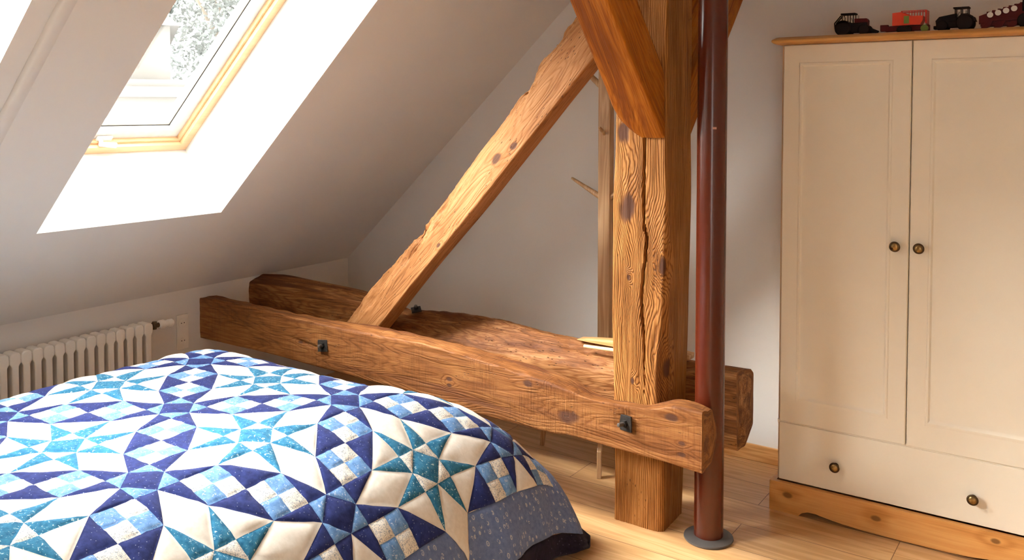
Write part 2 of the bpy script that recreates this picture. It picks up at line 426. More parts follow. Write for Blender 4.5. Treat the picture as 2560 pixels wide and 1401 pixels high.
# rear tie beam
RF = [(-3.9, .655), (-3.3, .655), (-3.05, .640), (-2.87, .57), (-2.6, .530), (-2.3, .512), (-1.96, .516), (-1.7, .503), (-1.5, .54), (-1.16, .592)]
RM = [(-3.9, .682), (-3.72, .700), (-3.4, .684), (-3.1, .665), (-2.87, .606), (-2.75, .622), (-2.5, .638), (-2.25, .628), (-2.1, .604), (-1.86, .594), (-1.7, .597), (-1.45, .585), (-1.16, .585)]
ax2 = np.array([1, .035, 0]); ax2 /= np.linalg.norm(ax2); an2 = np.array([-ax2[1], ax2[0], 0])
st = []
for x in [-3.9, -3.72, -3.4, -3.2, -3.05, -2.95, -2.87, -2.75, -2.6, -2.45, -2.3, -2.1, -1.96, -1.86, -1.7, -1.6, -1.5, -1.4, -1.3, -1.2, -1.168]:
    f, m = ip(x, RF), ip(x, RM); w = .10 if x < -1.5 else .07
    st.append((x + 3.9, [(.012, .285), (0, f - .03), (.006, f), (w, m), (.17, m - .02), (.215, m - .05), (.215, .33), (.12, .272)]))
rear = empty('tie_beam', (0, 0, 0), label='rear horizontal timber beam behind the post, rough on top, near back wall', cat='beam')
def r_disp(l, p, q, n):
    d = 0
    if n[1] > .3 and 1.0 < l < 2.45: d += .006 * noise.noise(Vector((l * 18, p * 30, 4))) - .004 * abs(noise.noise(Vector((l * 45, p * 60, 9))))
    return d
timber('beam', (-3.9, 3.140, 0), ax2, an2, (0, 0, 1), st, REARM, dl=.011, de=.0058, rnd=3, disp=r_disp, amp=.0026, parent=rear)

# bolts through the tie beams
def bolt(parent, name, loc, n, size, plate_rot, stick, nut=.013):
    n = Vector(n).normalized()
    M = Matrix.Translation(loc) @ n.to_track_quat('Z', 'Y').to_matrix().to_4x4()
    e = empty(name, (0, 0, 0), parent=parent)
    bm = bmesh.new(); box(bm, -size, size, -size, size, 0, .007, M @ Matrix.Rotation(plate_rot, 4, 'Z'), .0015)
    obj('washer_plate', bm, IRON, e)
    bm = bmesh.new(); lathe(bm, [(nut, .007), (nut, .019)], 6, M); obj('nut', bm, IRON, e)
    bm = bmesh.new(); lathe(bm, [(.0075, .019), (.0075, stick), (.006, stick + .002), (0, stick + .003)], 12, M); obj('bolt_shank', bm, SHANK, e)
    return e
yf = lambda x: 2.828 + .021 * (x + 3.9)
bolt(front, 'bolt', (-1.457, yf(-1.457) + .0035, .445), (-.30, -1, .02), .029, .06, .042)
bolt(front, 'bolt', (-2.997, yf(-2.997) - .001, .505), (.16, -1, .16), .027, .10, .034)
bolt(rear, 'bolt', (-2.79, 3.262, .618), (.1, -.3, 1), .024, .5, .026, .011)

# diagonal strut between the two tie beams
sd = np.array([.684, 0, .730]); sd /= np.linalg.norm(sd); sq = np.array([-sd[2], 0, sd[0]])
O0 = np.array([-2.90, 3.022, .565])
def s_disp(l, p, q, n):
    d = 0
    if n[1] > .25 and p < .10:
        m = max(0, min(1, .55 + 1.4 * noise.noise(Vector((l * 2.1 + 2.2, 0, 0)))))
        d += .010 * noise.noise(Vector((l * 3.5, 7, 1))) - .05 * m * max(0, noise.noise(Vector((l * 8, p * 26, q * 26))) - .05) - .014 * m * abs(noise.noise(Vector((l * 30, p * 70, q * 70)))) + .003 * abs(noise.noise(Vector((l * 60, p * 90, q * 90))))
    return d
st = []
for l, w, wn in [(-.13, .135, .05), (0, .137, .055), (.2, .132, .060), (.42, .128, .058), (.52, .122, .040), (.60, .116, .040), (.9, .122, .042), (1.2, .130, .040), (1.5, .146, .036), (1.75, .158, .03), (1.90, .16, .03)]:
    lo = -.052 + .002 * math.sin(l * 5); hi = lo + w + .034
    st.append((l, [(0, lo), (0, hi - wn - .018), (.034, hi), (.095, hi - .008), (.118, hi - .04), (.118, lo + .004)]))
strut = timber('diagonal_strut', O0, sd, (0, 1, 0), sq, st, STRUTM, dl=.010, de=.0052, rnd=2, disp=s_disp, amp=.0016, clamp=(0, 1, -1.5935),
    label='long slanting timber strut rising from the beams to the post top', cat='beam')

# knee braces
c45 = math.sqrt(.5)
def brace(name, O, X, B, secs, label, clamp):
    return timber(name, O, X, (1, 0, 0), B, secs, BRACEM, dl=.011, de=.0058, rnd=2, amp=.0016, clamp=clamp, label=label, cat='beam')
# front brace : rises from the front of the post towards the camera side
fx = np.array([0, -.68, .733]); fx /= np.linalg.norm(fx); fb = np.array([0, fx[2], -fx[1]])
brace('knee_brace', (0, 3.0115, 1.4925), fx, fb,
    [(.0, [(-1.468, .0), (-1.455, -.0), (-1.372, -.0), (-1.372, .165), (-1.468, .165)]), (.03, [(-1.515, .012), (-1.48, .0), (-1.373, .0), (-1.373, .168), (-1.515, .168)]), (.07, [(-1.553, .030), (-1.51, .006), (-1.374, -.0), (-1.375, .17), (-1.556, .17)]),
     (.12, [(-1.568, .052), (-1.545, .018), (-1.375, -.0), (-1.376, .172), (-1.570, .172)]), (.25, [(-1.572, .070), (-1.550, .036), (-1.378, .0), (-1.379, .175), (-1.574, .175)]), (.60, [(-1.574, .085), (-1.552, .046), (-1.383, -.002), (-1.381, .178), (-1.574, .178)]), (1.62, [(-1.577, .09), (-1.555, .05), (-1.385, 0), (-1.385, .175), (-1.577, .175)])],
    'orange-brown timber brace slanting from the front of the post toward viewer', (1, 1, 3.0125))
rx = np.array([0, .70, .714]); rx /= np.linalg.norm(rx); rb = np.array([0, -rx[2], rx[1]])
brace('knee_brace', (0, 3.262, 1.470), rx, rb,
    [(-.02, [(-1.555, -.0), (-1.385, .0), (-1.385, .15), (-1.555, .15)]), (.3, [(-1.555, .0), (-1.383, .0), (-1.383, .16), (-1.555, .16)]), (.86, [(-1.555, 0), (-1.383, 0), (-1.383, .16), (-1.555, .16)])],
    'timber brace slanting from the back of the post to gable wall, behind pipe', (1, -1, 3.2645))

# offcuts lying on the rear beam
bm = bmesh.new(); prism(bm, [(-1.905, .600), (-1.86, .597), (-1.40, .589), (-1.385, .592), (-1.385, .612), (-1.52, .624), (-1.70, .622), (-1.86, .606)], 3.285, 3.345)
bevel(obj('wooden_wedge', bm, OFFCUT, label='flat pale wooden wedge lying on the rear beam behind the post', cat='offcut'), .002)
bm = bmesh.new(); cyl(bm, (-1.842, 3.246, .590), (-1.602, 3.236, .600), .0075, .009, 10)
obj('wooden_stick', bm, plain('pale_stick', lin(238, 206, 158), .5), smooth=True, angle=40, label='thin pale round stick on the rear beam, its end left of post', cat='stick')

# ------------------------------------------------------------------ room shell
KX, GY, KZ = -3.883, 3.898, .681
SL = math.radians(42.73); CS, SN = math.cos(SL), math.sin(SL)
CZ = 2.75; XC = KX + (CZ - KZ) / math.tan(SL); XR, YB = 2.6, -3.2
SMAX = (CZ - KZ) / SN
def sp(s, y, o=0.): return Vector((KX + CS * s - SN * o, y, KZ + SN * s + CS * o))
S0, S1 = .647, 2.06
WIN = [(1.757, 2.605), (.470, 1.317), (-1.30, -.45)]  # third opening lies unseen behind the viewer, added for fill light
REV = .50

bm = bmesh.new()
ysl = sorted([YB, GY] + [y for w in WIN for y in w])
def q4(bm, *ps): bm.faces.new([bm.verts.new(p) for p in ps])
for y0, y1 in zip(ysl, ysl[1:]):
    hole = any(abs(y0 - w[0]) < 1e-6 for w in WIN)
    for s0, s1 in ((0, S0), (S0, S1), (S1, SMAX)):
        if hole and s0 == S0: continue
        q4(bm, sp(s0, y0), sp(s1, y0), sp(s1, y1), sp(s0, y1))
for y0, y1 in WIN:
    for (sa, ya), (sb, yb) in (((S0, y0), (S0, y1)), ((S0, y1), (S1, y1)), ((S1, y1), (S1, y0)), ((S1, y0), (S0, y0))):
        q4(bm, sp(sa, ya), sp(sb, yb), sp(sb, yb, REV), sp(sa, ya, REV))
q4(bm, (XC, YB, CZ), (XR, YB, CZ), (XR, GY, CZ), (XC, GY, CZ))
bmesh.ops.remove_doubles(bm, verts=bm.verts[:], dist=1e-5)
obj('ceiling', bm, PAINT, kind='structure')
def wall(name, *ps):
    bm = bmesh.new(); q4(bm, *ps); return obj(name, bm, PAINT, kind='structure')
wall('wall_left', (KX, YB, 0), (KX, GY, 0), (KX, GY, KZ), (KX, YB, KZ))
bm = bmesh.new(); bm.faces.new([bm.verts.new(p) for p in ((KX, GY, 0), (XR, GY, 0), (XR, GY, CZ), (XC, GY, CZ), (KX, GY, KZ))]); obj('wall_back', bm, PAINT, kind='structure')
DX0, DX1, DZ = 1.00, 1.85, 2.00
bm = bmesh.new()
bm.faces.new([bm.verts.new(p) for p in ((KX, YB, 0), (DX0, YB, 0), (DX0, YB, DZ), (DX0, YB, CZ), (XC, YB, CZ), (KX, YB, KZ))])
q4(bm, (DX0, YB, DZ), (DX1, YB, DZ), (DX1, YB, CZ), (DX0, YB, CZ)); q4(bm, (DX1, YB, 0), (XR, YB, 0), (XR, YB, CZ), (DX1, YB, CZ))
obj('wall_front', bm, PAINT, kind='structure')
wall('wall_right', (XR, YB, 0), (XR, GY, 0), (XR, GY, CZ), (XR, YB, CZ))
bm = bmesh.new(); box(bm, KX, XR, YB, GY, -.06, 0); obj('floor', bm, FLOOR, kind='structure')
bm = bmesh.new(); box(bm, KX, XR, GY - .016, GY, 0, .074, None, .004)
obj('baseboard_back', bm, board_mat('oak_skirting', lin(186, 132, 74), lin(206, 152, 92), lin(220, 170, 112), 0), kind='structure')
# plastered-over ridge running down the slope between the two roof windows
bm = bmesh.new(); pro = [(1.390, -.001), (1.3925, .014), (1.398, .019), (1.408, .020), (1.420, .016), (1.433, .008), (1.447, -.001)]
a = [bm.verts.new(sp(.0, y, -h)) for y, h in pro]; b = [bm.verts.new(sp(SMAX, y, -h)) for y, h in pro]
for i in range(len(pro) - 1): bm.faces.new((a[i], b[i], b[i + 1], a[i + 1]))
obj('trim_1', bm, PAINT, smooth=True, kind='structure')

# ------------------------------------------------------------------ roof windows
GLASS = NT('window_glass')
tr = GLASS.n('ShaderNodeBsdfTransparent', {'Color': (.96, .97, .96, 1)}); gl = GLASS.n('ShaderNodeBsdfGlossy', {'Roughness': .02})
mx = GLASS.n('ShaderNodeMixShader', {0: .05, 1: tr.outputs[0], 2: gl.outputs[0]})
GLASS.t.links.new(mx.outputs[0], GLASS.out.inputs[0]); GLASS = GLASS.m

def ring(bm, y0, y1, s0, s1, w, o0, o1, chamfer=0.):
    """rectangular frame in the slope plane; w = member width, from depth o0 (room side) to o1"""
    outer = [(s0, y0), (s0, y1), (s1, y1), (s1, y0)]
    inner = [(s0 + w, y0 + w), (s0 + w, y1 - w), (s1 - w, y1 - w), (s1 - w, y0 + w)]
    ch = [(s0 + w - chamfer, y0 + w - chamfer), (s0 + w - chamfer, y1 - w + chamfer), (s1 - w + chamfer, y1 - w + chamfer), (s1 - w + chamfer, y0 + w - chamfer)]
    loops = [[bm.verts.new(sp(s, y, o)) for s, y in lp] for lp, o in ((outer, o1), (outer, o0), (ch, o0), (inner, o0 + chamfer), (inner, o1))]
    for k in range(5):
        A_, B_ = loops[k], loops[(k + 1) % 5]
        for i in range(4):
            j = (i + 1) % 4
            try: bm.faces.new((A_[i], A_[j], B_[j], B_[i]))
            except ValueError: pass
    return bm

for wi, (y0, y1) in enumerate(WIN):
    w = empty('window_%d' % (wi + 1), sp(S0, y0), kind='structure'); inv = Matrix.Translation(-sp(S0, y0))
    def part(name, bm, m, parent=w, **kw):
        bmesh.ops.transform(bm, matrix=inv, verts=bm.verts[:]) if parent is w else None
        return obj(name, bm, m, parent, **kw)
    e = .001
    bm = bmesh.new(); ring(bm, y0 + e, y1 - e, S0 + e, S1 - e, .040, .385, .50); f = part('frame', bm, PINE)
    bm = bmesh.new(); ring(bm, y0 + .036, y1 - .036, S0 + .036, S1 - .036, .018, .405, .47); part('frame_rebate', bm, PINE)
    bm = bmesh.new(); ring(bm, y0 + .052, y1 - .052, S0 + .052, S1 - .052, .062, .425, .49, .012); part('sash', bm, SASHW)
    bm = bmesh.new(); ring(bm, y0 + .112, y1 - .112, S0 + .112, S1 - .112, .005, .4440, .475); part('gasket', bm, GASKET)
    bm = bmesh.new(); ring(bm, y0 + .1165, y1 - .1165, S0 + .1165, S1 - .1165, .018, .446, .475, .008); part('glazing_bead', bm, SASHW)
    g = .13; bm = bmesh.new()
    box(bm, 0, 1, 0, 1, 0, 1)
    for v in bm.verts: v.co = sp(S0 + g + v.co.x * (S1 - S0 - 2 * g), y0 + g + v.co.y * (y1 - y0 - 2 * g), .462 + .004 * v.co.z)
    part('glass_pane', bm, GLASS)
    # latch on the bottom rail, screw in the corner
    M = Matrix.Translation(sp(S0 + .062, (y0 + y1) / 2, .424)) @ Matrix(((0, CS, SN), (1, 0, 0), (0, SN, -CS))).to_4x4()
    bm = bmesh.new(); box(bm, -.035, .035, -.014, .014, 0, .012, M, .003)
    cyl(bm, M @ Vector((-.02, 0, .01)), M @ Vector((-.02, -.004, .034)), .009)
    cyl(bm, M @ Vector((-.03, -.004, .034)), M @ Vector((.045, -.010, .038)), .010, .013)
    part('latch', bm, PLAST, smooth=True, angle=40)
    bm = bmesh.new(); M2 = Matrix.Translation(sp(S0 + .05, y1 - .0415, .42)) @ Vector((0, -1, 0)).to_track_quat('Z', 'Y').to_matrix().to_4x4()
    lathe(bm, [(.006, -.001), (.006, .002), (0, .002)], 12, M2); part('screw', bm, GASKET)

# unseen glazed double door, added behind the viewer to light the wardrobe front
dw = empty('added_door_1', (0, YB, 0), kind='structure'); dmid = (DX0 + DX1) / 2
for x0, x1 in ((DX0 + .005, dmid - .002), (dmid + .002, DX1 - .005)):
    bm = bmesh.new()
    for a_ in ((x0, x0 + .09, .01, DZ - .005), (x1 - .09, x1, .01, DZ - .005), (x0 + .09, x1 - .09, .01, .16), (x0 + .09, x1 - .09, DZ - .095, DZ - .005)): box(bm, a_[0], a_[1], -.06, .0, a_[2], a_[3])
    lf = obj('added_door_leaf', bm, SASHW, dw)
    bm = bmesh.new(); box(bm, x0 + .085, x1 - .085, -.034, -.026, .155, DZ - .09); obj('glass_pane', bm, GLASS, lf)

# ------------------------------------------------------------------ outside: neighbour's house and a tree
hd = Vector((-.911, .589, 0)).normalized(); hr = Vector((hd.y, -hd.x, 0))
HWALL = plaster('house_render', (.085, .079, .072)); HROOF = plain('house_roof', (.060, .056, .052), .8)
hs = empty('street_house', hd * 13 + Vector((0, 0, -3)), math.atan2(hr.y, hr.x), label='pale rendered house with ledge seen through the roof window', cat='house')
bm = bmesh.new(); box(bm, -9, 5, 0, 7, 0, 5.0); obj('house_wall', bm, HWALL, hs)
bm = bmesh.new(); box(bm, -9.1, 5.1, -.10, 0, 4.76, 4.90); obj('ledge', bm, HROOF, hs)
bm = bmesh.new(); box(bm, -3.6, .40, .3, 6.8, 5.0, 5.75); obj('attic', bm, HWALL, hs)
bm = bmesh.new(); prism(bm, [(-3.9, 5.75), (.52, 5.75), (.3, 5.95), (-3.7, 5.95)], .1, 7.0); obj('roof', bm, HROOF, hs)
bm = bmesh.new(); box(bm, -1.9, -1.5, .02, -.03, 3.9, 4.5); obj('vent', bm, HROOF, hs)
LEAF = NT('leaf'); lb = LEAF.fin(LEAF.ramp(LEAF.noise(LEAF.coord(), 3.), [(.3, (.048, .058, .056, 1)), (.7, (.095, .11, .104, 1))]), .6)
tp = hd * 25 + hr * 2.6; gt = empty('garden_tree', tp + Vector((0, 0, -3)), label='leafy green tree behind the pale house outside the roof window', cat='tree')
bm = bmesh.new()
for k in range(15000):
    while True:
        v = Vector((random.uniform(-1, 1), random.uniform(-1, 1), random.uniform(-1, 1)))
        if .25 < v.length < 1 and noise.noise(v * 3.2) > -.28: break
    c = Vector((v.x * 2.5, v.y * 2.3, 7.6 + v.z * 3.6)); s = random.uniform(.06, .13)
    R = Matrix.Rotation(random.uniform(0, 6.28), 3, Vector((random.random() - .5, random.random() - .5, random.random() - .5)).normalized())
    ps = [R @ Vector(p) * s for p in ((-1, 0, 0), (0, -.5, .1), (1, 0, 0), (0, .5, .1))]
    bm.faces.new([bm.verts.new(c + p) for p in ps])
obj('foliage', bm, lb, gt, kind='stuff')
bm = bmesh.new(); cyl(bm, (0, 0, 0), (0, 0, 7), .28, .15, 12)
for k in range(7): a = k * 2.4; cyl(bm, (0, 0, 4.5 + k * .4), (2 * math.cos(a), 2 * math.sin(a), 7 + k * .5), .10, .03, 8)
obj('trunk', bm, plain('bark', (.12, .09, .06), .9), gt, smooth=True)

# ------------------------------------------------------------------ steel pipe column
px_, py_ = -1.215, 3.080
pc = empty('steel_pipe', (px_, py_, 0), label='dark oxblood painted steel pipe column standing right of post', cat='pipe')
bm = bmesh.new(); cyl(bm, (0, 0, .004), (0, 0, 2.745), .0535, None, 64); obj('pipe', bm, PIPE, pc, smooth=True, angle=40)
bm = bmesh.new(); lathe(bm, [(.0545, .0), (.088, .0), (.091, .004), (.090, .009), (.058, .016), (.0545, .016)], 64); obj('base_flange', bm, RUBBER, pc, smooth=True, angle=40, label='dark grey round base flange')
bm = bmesh.new(); M = Matrix.Rotation(math.radians(-58), 4, 'Z'); box(bm, .0520, .0543, -.008, .006, 1.526, 1.534, M); obj('paint_scratch', bm, plain('scratch', lin(196, 140, 120), .5), pc, label='small pale scratch')

# ------------------------------------------------------------------ wardrobe
wd = empty('wardrobe', (-.61, 3.67, 0), label='cream two-door wardrobe with pine top and plinth, against the back wall', cat='wardrobe')
WT = Matrix.Translation((.61, -3.67, 0))
def wpart(name, bm, m, parent=None, **kw):
    bmesh.ops.transform(bm, matrix=WT, verts=bm.verts[:]); return obj(name, bm, m, parent or wd, **kw)
XL, XM, XRt = -1.088, -.610, -.132
bm = bmesh.new(); box(bm, XL, XRt, 3.492, GY - .02, .118, 1.850, None, .002); wpart('carcass', bm, EDGE)
def door(x0, x1, z0, z1, hx, hz):
    bm = bmesh.new(); ins = .068; y0 = 3.470; yb = 3.490
    loops = []
    for d, y in ((0, yb), (0, y0 + .003), (.003, y0), (ins - .006, y0), (ins - .002, y0 - .0025), (ins + .004, y0 - .0025), (ins + .010, y0 + .0022), (ins + .014, y0 + .0028), (ins + .022, y0 + .0012)):
        ex = .0 if d < .05 else .002
        loops.append([bm.verts.new(p) for p in ((x0 + d, y, z0 + d * 1.38 if d > .05 else z0 + d), (x1 - d, y, z0 + d * 1.38 if d > .05 else z0 + d), (x1 - d, y, z1 - d * 1.10 if d > .05 else z1 - d), (x0 + d, y, z1 - d * 1.10 if d > .05 else z1 - d))])
    for A_, B_ in zip(loops, loops[1:]):
        for i in range(4): bm.faces.new((A_[i], A_[(i + 1) % 4], B_[(i + 1) % 4], B_[i]))
    bm.faces.new(loops[-1]); bm.faces.new(loops[0][::-1])
    d = wpart('door', bm, CREAM, smooth=True, angle=25)
    knob(d, hx, 3.470, hz); return d
def knob(par, x, y, z):
    R = Matrix.Translation((x, y, z)) @ Vector((0, -1, 0)).to_track_quat('Z', 'Y').to_matrix().to_4x4()
    bm = bmesh.new(); lathe(bm, [(.012, 0), (.012, .002), (.007, .004), (.0065, .013), (.0135, .016), (.0180, .019), (.0195, .0225), (.0188, .0250), (.0165, .0262)], 28, R)
    k = wpart('knob', bm, BRASSD, par, smooth=True, angle=50)
    bm = bmesh.new(); lathe(bm, [(.0166, .0258), (.0140, .0252), (.0130, .0262), (.009, .0285), (.005, .0292), (0, .0295)], 28, R)
    wpart('knob_face', bm, BRASS, k, smooth=True)
door(-1.077, XM - .0018, .3575, 1.848, -.655, 1.094)
door(XM + .0018, -.143, .3575, 1.848, -.574, 1.094)
bm = bmesh.new(); box(bm, -1.077, -.143, 3.470, 3.490, .1235, .3530, None, .003); dr = wpart('drawer', bm, CREAM)
knob(dr, -.857, 3.470, .224); knob(dr, -.384, 3.470, .218)
# plinth with a scalloped lower edge
half = [(0, 0), (.115, 0), (.128, .014), (.15, .023), (.18, .024), (.22, .018), (.28, .011), (.36, .007), (.4885, .006)]
bot = [(-1.107 + a, z) for a, z in half] + [(-.130 - a + .017, z) for a, z in half[::-1][1:]]
bm = bmesh.new(); prism(bm, [(-1.107, .118)] + bot + [(-.113, .118)], 3.450, 3.470)
wpart('plinth', bm, HONEY)
for x in (-1.105, -.135):
    bm = bmesh.new(); box(bm, x, x + .02, 3.470, GY - .02, 0, .118); wpart('plinth_side', bm, HONEY)
bm = bmesh.new(); lps = []
for o_, z in ((.0, 1.8495), (.004, 1.8495), (.018, 1.8545), (.024, 1.860), (.025, 1.8645), (.022, 1.869), (.010, 1.8765), (.002, 1.879)):
    lps.append([bm.verts.new(p) for p in ((-1.090 - o_, 3.458 - o_, z), (-.130 + o_, 3.458 - o_, z), (-.130 + o_, GY - .01, z), (-1.090 - o_, GY - .01, z))])
for A_, B_ in zip(lps, lps[1:]):
    for i in range(4): bm.faces.new((A_[i], A_[(i + 1) % 4], B_[(i + 1) % 4], B_[i]))
bm.faces.new(lps[0][::-1]); bm.faces.new(lps[-1])
wpart('top_board', bm, TOPB, smooth=True, angle=50)
bm = bmesh.new(); box(bm, -1.086, -.134, 3.4765, 3.4925, .349, .361); wpart('rail', bm, CREAM)

# ------------------------------------------------------------------ toys on the wardrobe
def toy(name, x, y, rz, label, cat='toy'): return empty(name, (x, y, 1.879), rz, label=label, cat=cat, group=None)
def tp(par, name, m, fn, smooth=False, **kw):
    bm = bmesh.new(); fn(bm); return obj(name, bm, m, par, smooth, 40 if smooth else None, **kw)
def wheel(par, x, y, r, w, hub=TOYG):
    t = tp(par, 'wheel', TOYB, lambda bm: lathe(bm, [(r * .55, -w / 2), (r * .9, -w / 2), (r, -w * .32), (r, w * .32), (r * .9, w / 2), (r * .55, w / 2)], 28, Matrix.Translation((x, y, r)) @ Matrix.Rotation(PI / 2, 4, 'X')), True)
    for k in range(14):
        pass
    tp(t, 'hub', hub, lambda bm: lathe(bm, [(0, -w * .42), (r * .3, -w * .42), (r * .58, -w * .34), (r * .58, w * .34), (r * .3, w * .42), (0, w * .42)], 20, Matrix.Translation((x, y, r)) @ Matrix.Rotation(PI / 2, 4, 'X')), True)
    return t
def cab(par, x0, x1, z0, z1, hw, slope=0.):
    def f(bm):
        box(bm, x0 - .004, x1 + .004, -hw - .003, hw + .003, z1 - .006, z1, None, .002)
        for x, xt in ((x0 + slope, x0), (x1 - .003, x1 - .003), ((x0 + x1) / 2, (x0 + x1) / 2)):
            for s in (-1, 1): cyl(bm, (x, s * hw, z0), (xt, s * hw, z1 - .004), .0017, None, 8)
        box(bm, x0, x1, -hw, hw, z0 - .004, z0)
    c = tp(par, 'cab', TOYB, f)
    tp(c, 'seat', TOYG, lambda bm: (box(bm, x0 + .008, x0 + .022, -.008, .008, z0, z0 + .010, None, .001), box(bm, x0 + .006, x0 + .010, -.008, .008, z0, z0 + .024, None, .001), cyl(bm, (x1 - .008, 0, z0), (x1 - .014, 0, z0 + .020), .002, None, 8)))
    return c
# dark tractor at the left end, bonnet to the right
t1 = toy('toy_tractor', -.835, 3.56, 0, 'black and dark red toy tractor, leftmost on the wardrobe top')
for s in (-1, 1): wheel(t1, -.034, s * .030, .030, .018, TOYB); wheel(t1, .042, s * .026, .021, .014, TOYB)
tp(t1, 'body', TOYB, lambda bm: (box(bm, -.050, .052, -.018, .018, .012, .050, None, .003), box(bm, -.064, -.046, -.02, .02, .020, .040, None, .003), box(bm, .050, .072, -.02, .02, .010, .020, None, .003)))
tp(t1, 'bonnet', TOYDR, lambda bm: prism(bm, [(.004, .032), (.052, .030), (.053, .058), (.048, .065), (.004, .066)], -.015, .015))
cab(t1, -.042, .004, .050, .088, .019, .004)
[tp(t1, 'mudguard', TOYB, lambda bm: prism(bm, [(-.062, .030), (-.058, .046), (-.044, .056), (-.022, .056), (-.010, .044), (-.012, .040), (-.024, .050), (-.042, .050), (-.054, .042), (-.058, .030)], s * .030 - .009, s * .030 + .009)) for s in (-1, 1)]
tp(t1, 'exhaust', TOYG, lambda bm: cyl(bm, (.018, -.010, .064), (.018, -.010, .078), .002, None, 10), True)
tp(t1, 'rear_linkage', TOYB, lambda bm: (cyl(bm, (-.046, -.012, .080), (-.070, -.012, .052), .0024, None, 8), cyl(bm, (-.046, .012, .080), (-.070, .012, .052), .0024, None, 8), cyl(bm, (-.070, -.012, .052), (-.068, -.012, .030), .0024, None, 8), cyl(bm, (-.068, -.014, .042), (-.068, .014, .042), .0025, None, 8)))
tp(t1, 'front_hitch', TOYB, lambda bm: prism(bm, [(.050, .012), (.086, .008), (.090, .016), (.060, .030), (.050, .032)], -.008, .008))
# red forage trailer
t2 = toy('toy_trailer', -.640, 3.555, 0, 'bright red toy farm trailer with slatted rack, beside the leftmost tractor')
tp(t2, 'tub', TOYO, lambda bm: prism(bm, [(-.052, .030), (.044, .030), (.052, .046), (.052, .062), (.010, .064), (-.022, .079), (-.052, .077)], -.026, .026))
tp(t2, 'chassis', TOYDR, lambda bm: (box(bm, -.080, .072, -.014, .014, .010, .030, None, .002), box(bm, -.098, -.07, -.010, .010, .012, .036, None, .002)))
tp(t2, 'emblem_panel', TOYGR, lambda bm: box(bm, -.012, .006, -.0268, -.026, .036, .064))
def rack(bm):
    for s in (-1, 1):
        cyl(bm, (-.022, s * .025, .0815), (.064, s * .025, .0815), .0018, None, 8)
        for k in range(7): x = .006 + k * .0094; cyl(bm, (x, s * .025, .060), (x, s * .025, .0815), .0014, None, 6)
        cyl(bm, (-.022, s * .025, .080), (.010, s * .025, .064), .0018, None, 8)
    box(bm, .060, .066, -.026, .026, .034, .082); pass
tp(t2, 'slatted_rack', TOYR, rack)
for x in (-.022, .002):
    for s in (-1, 1): wheel(t2, x, s * .026, .014, .010, TOYG)
tp(t2, 'pickup_drum', TOYGR, lambda bm: lathe(bm, [(0, -.022), (.013, -.022), (.013, .022), (0, .022)], 14, Matrix.Translation((.058, -.004, .016)) @ Matrix.Rotation(PI / 2, 4, 'X')), label='green pickup drum')
# black tractor pointing left
t3 = toy('toy_tractor', -.478, 3.55, PI, 'black toy tractor facing left, between the red trailer and plough')
for s in (-1, 1): wheel(t3, -.030, s * .030, .028, .018, TOYB); wheel(t3, .044, s * .026, .020, .014, TOYW)
tp(t3, 'body', TOYB, lambda bm: (box(bm, -.050, .056, -.018, .018, .014, .038, None, .003), box(bm, .056, .074, -.018, .018, .010, .022, None, .002)))
tp(t3, 'bonnet', TOYB, lambda bm: prism(bm, [(.0, .036), (.066, .026), (.068, .040), (.056, .054), (.0, .064)], -.015, .015))
cab(t3, -.038, .006, .050, .086, .018)
[tp(t3, 'mudguard', TOYB, lambda bm: prism(bm, [(-.062, .034), (-.056, .050), (-.040, .060), (-.020, .060), (-.006, .046), (-.010, .043), (-.022, .054), (-.040, .054), (-.052, .046), (-.058, .034)], s * .030 - .009, s * .030 + .009)) for s in (-1, 1)]
# red reversible plough with pale discs
t4 = toy('toy_plough', -.300, 3.55, 0, 'long dark red toy plough with pale discs, at right end')
tp(t4, 'beam', TOYDR, lambda bm: prism(bm, [(-.106, .022), (-.106, .050), (-.078, .060), (-.02, .076), (.02, .088), (.12, .090), (.12, .040), (.02, .030), (-.05, .020)], -.008, .008))
tp(t4, 'frame', TOYDR, lambda bm: (box(bm, -.10, .10, -.018, .018, .012, .024, None, .002), box(bm, -.06, .06, -.014, -.009, .030, .040, None, .001)))
for k in range(4):
    x = -.070 + k * .0245; z = .052 + k * .006
    tp(t4, 'disc', TOYW, lambda bm: lathe(bm, [(0, -.004), (.004, -.004), (.0098, 0), (.0098, .002), (0, .003)], 20, Matrix.Translation((x, -.016, z)) @ Matrix.Rotation(PI / 2, 4, 'X')), True, label='pale round disc')
for k in range(4):
    x = -.085 + k * .040
    tp(t4, 'ploughshare', TOYDR, lambda bm: prism(bm, [(x, .026), (x + .024, .030), (x + .016, .010), (x - .008, .001), (x - .014, .004)], -.024, -.010))
for k in range(8):
    x = -.082 + k * .017; z = .056 + k * .0045
    tp(t4, 'tine', TOYDR, lambda bm: box(bm, x, x + .010, -.010, .010, z, z + .008, None, .001))
for s in (-1, 1): wheel(t4, .040, s * .026, .026, .014, TOYDR)
tp(t4, 'turnover_head', TOYB, lambda bm: box(bm, .028, .060, -.018, .018, .060, .100, None, .003))

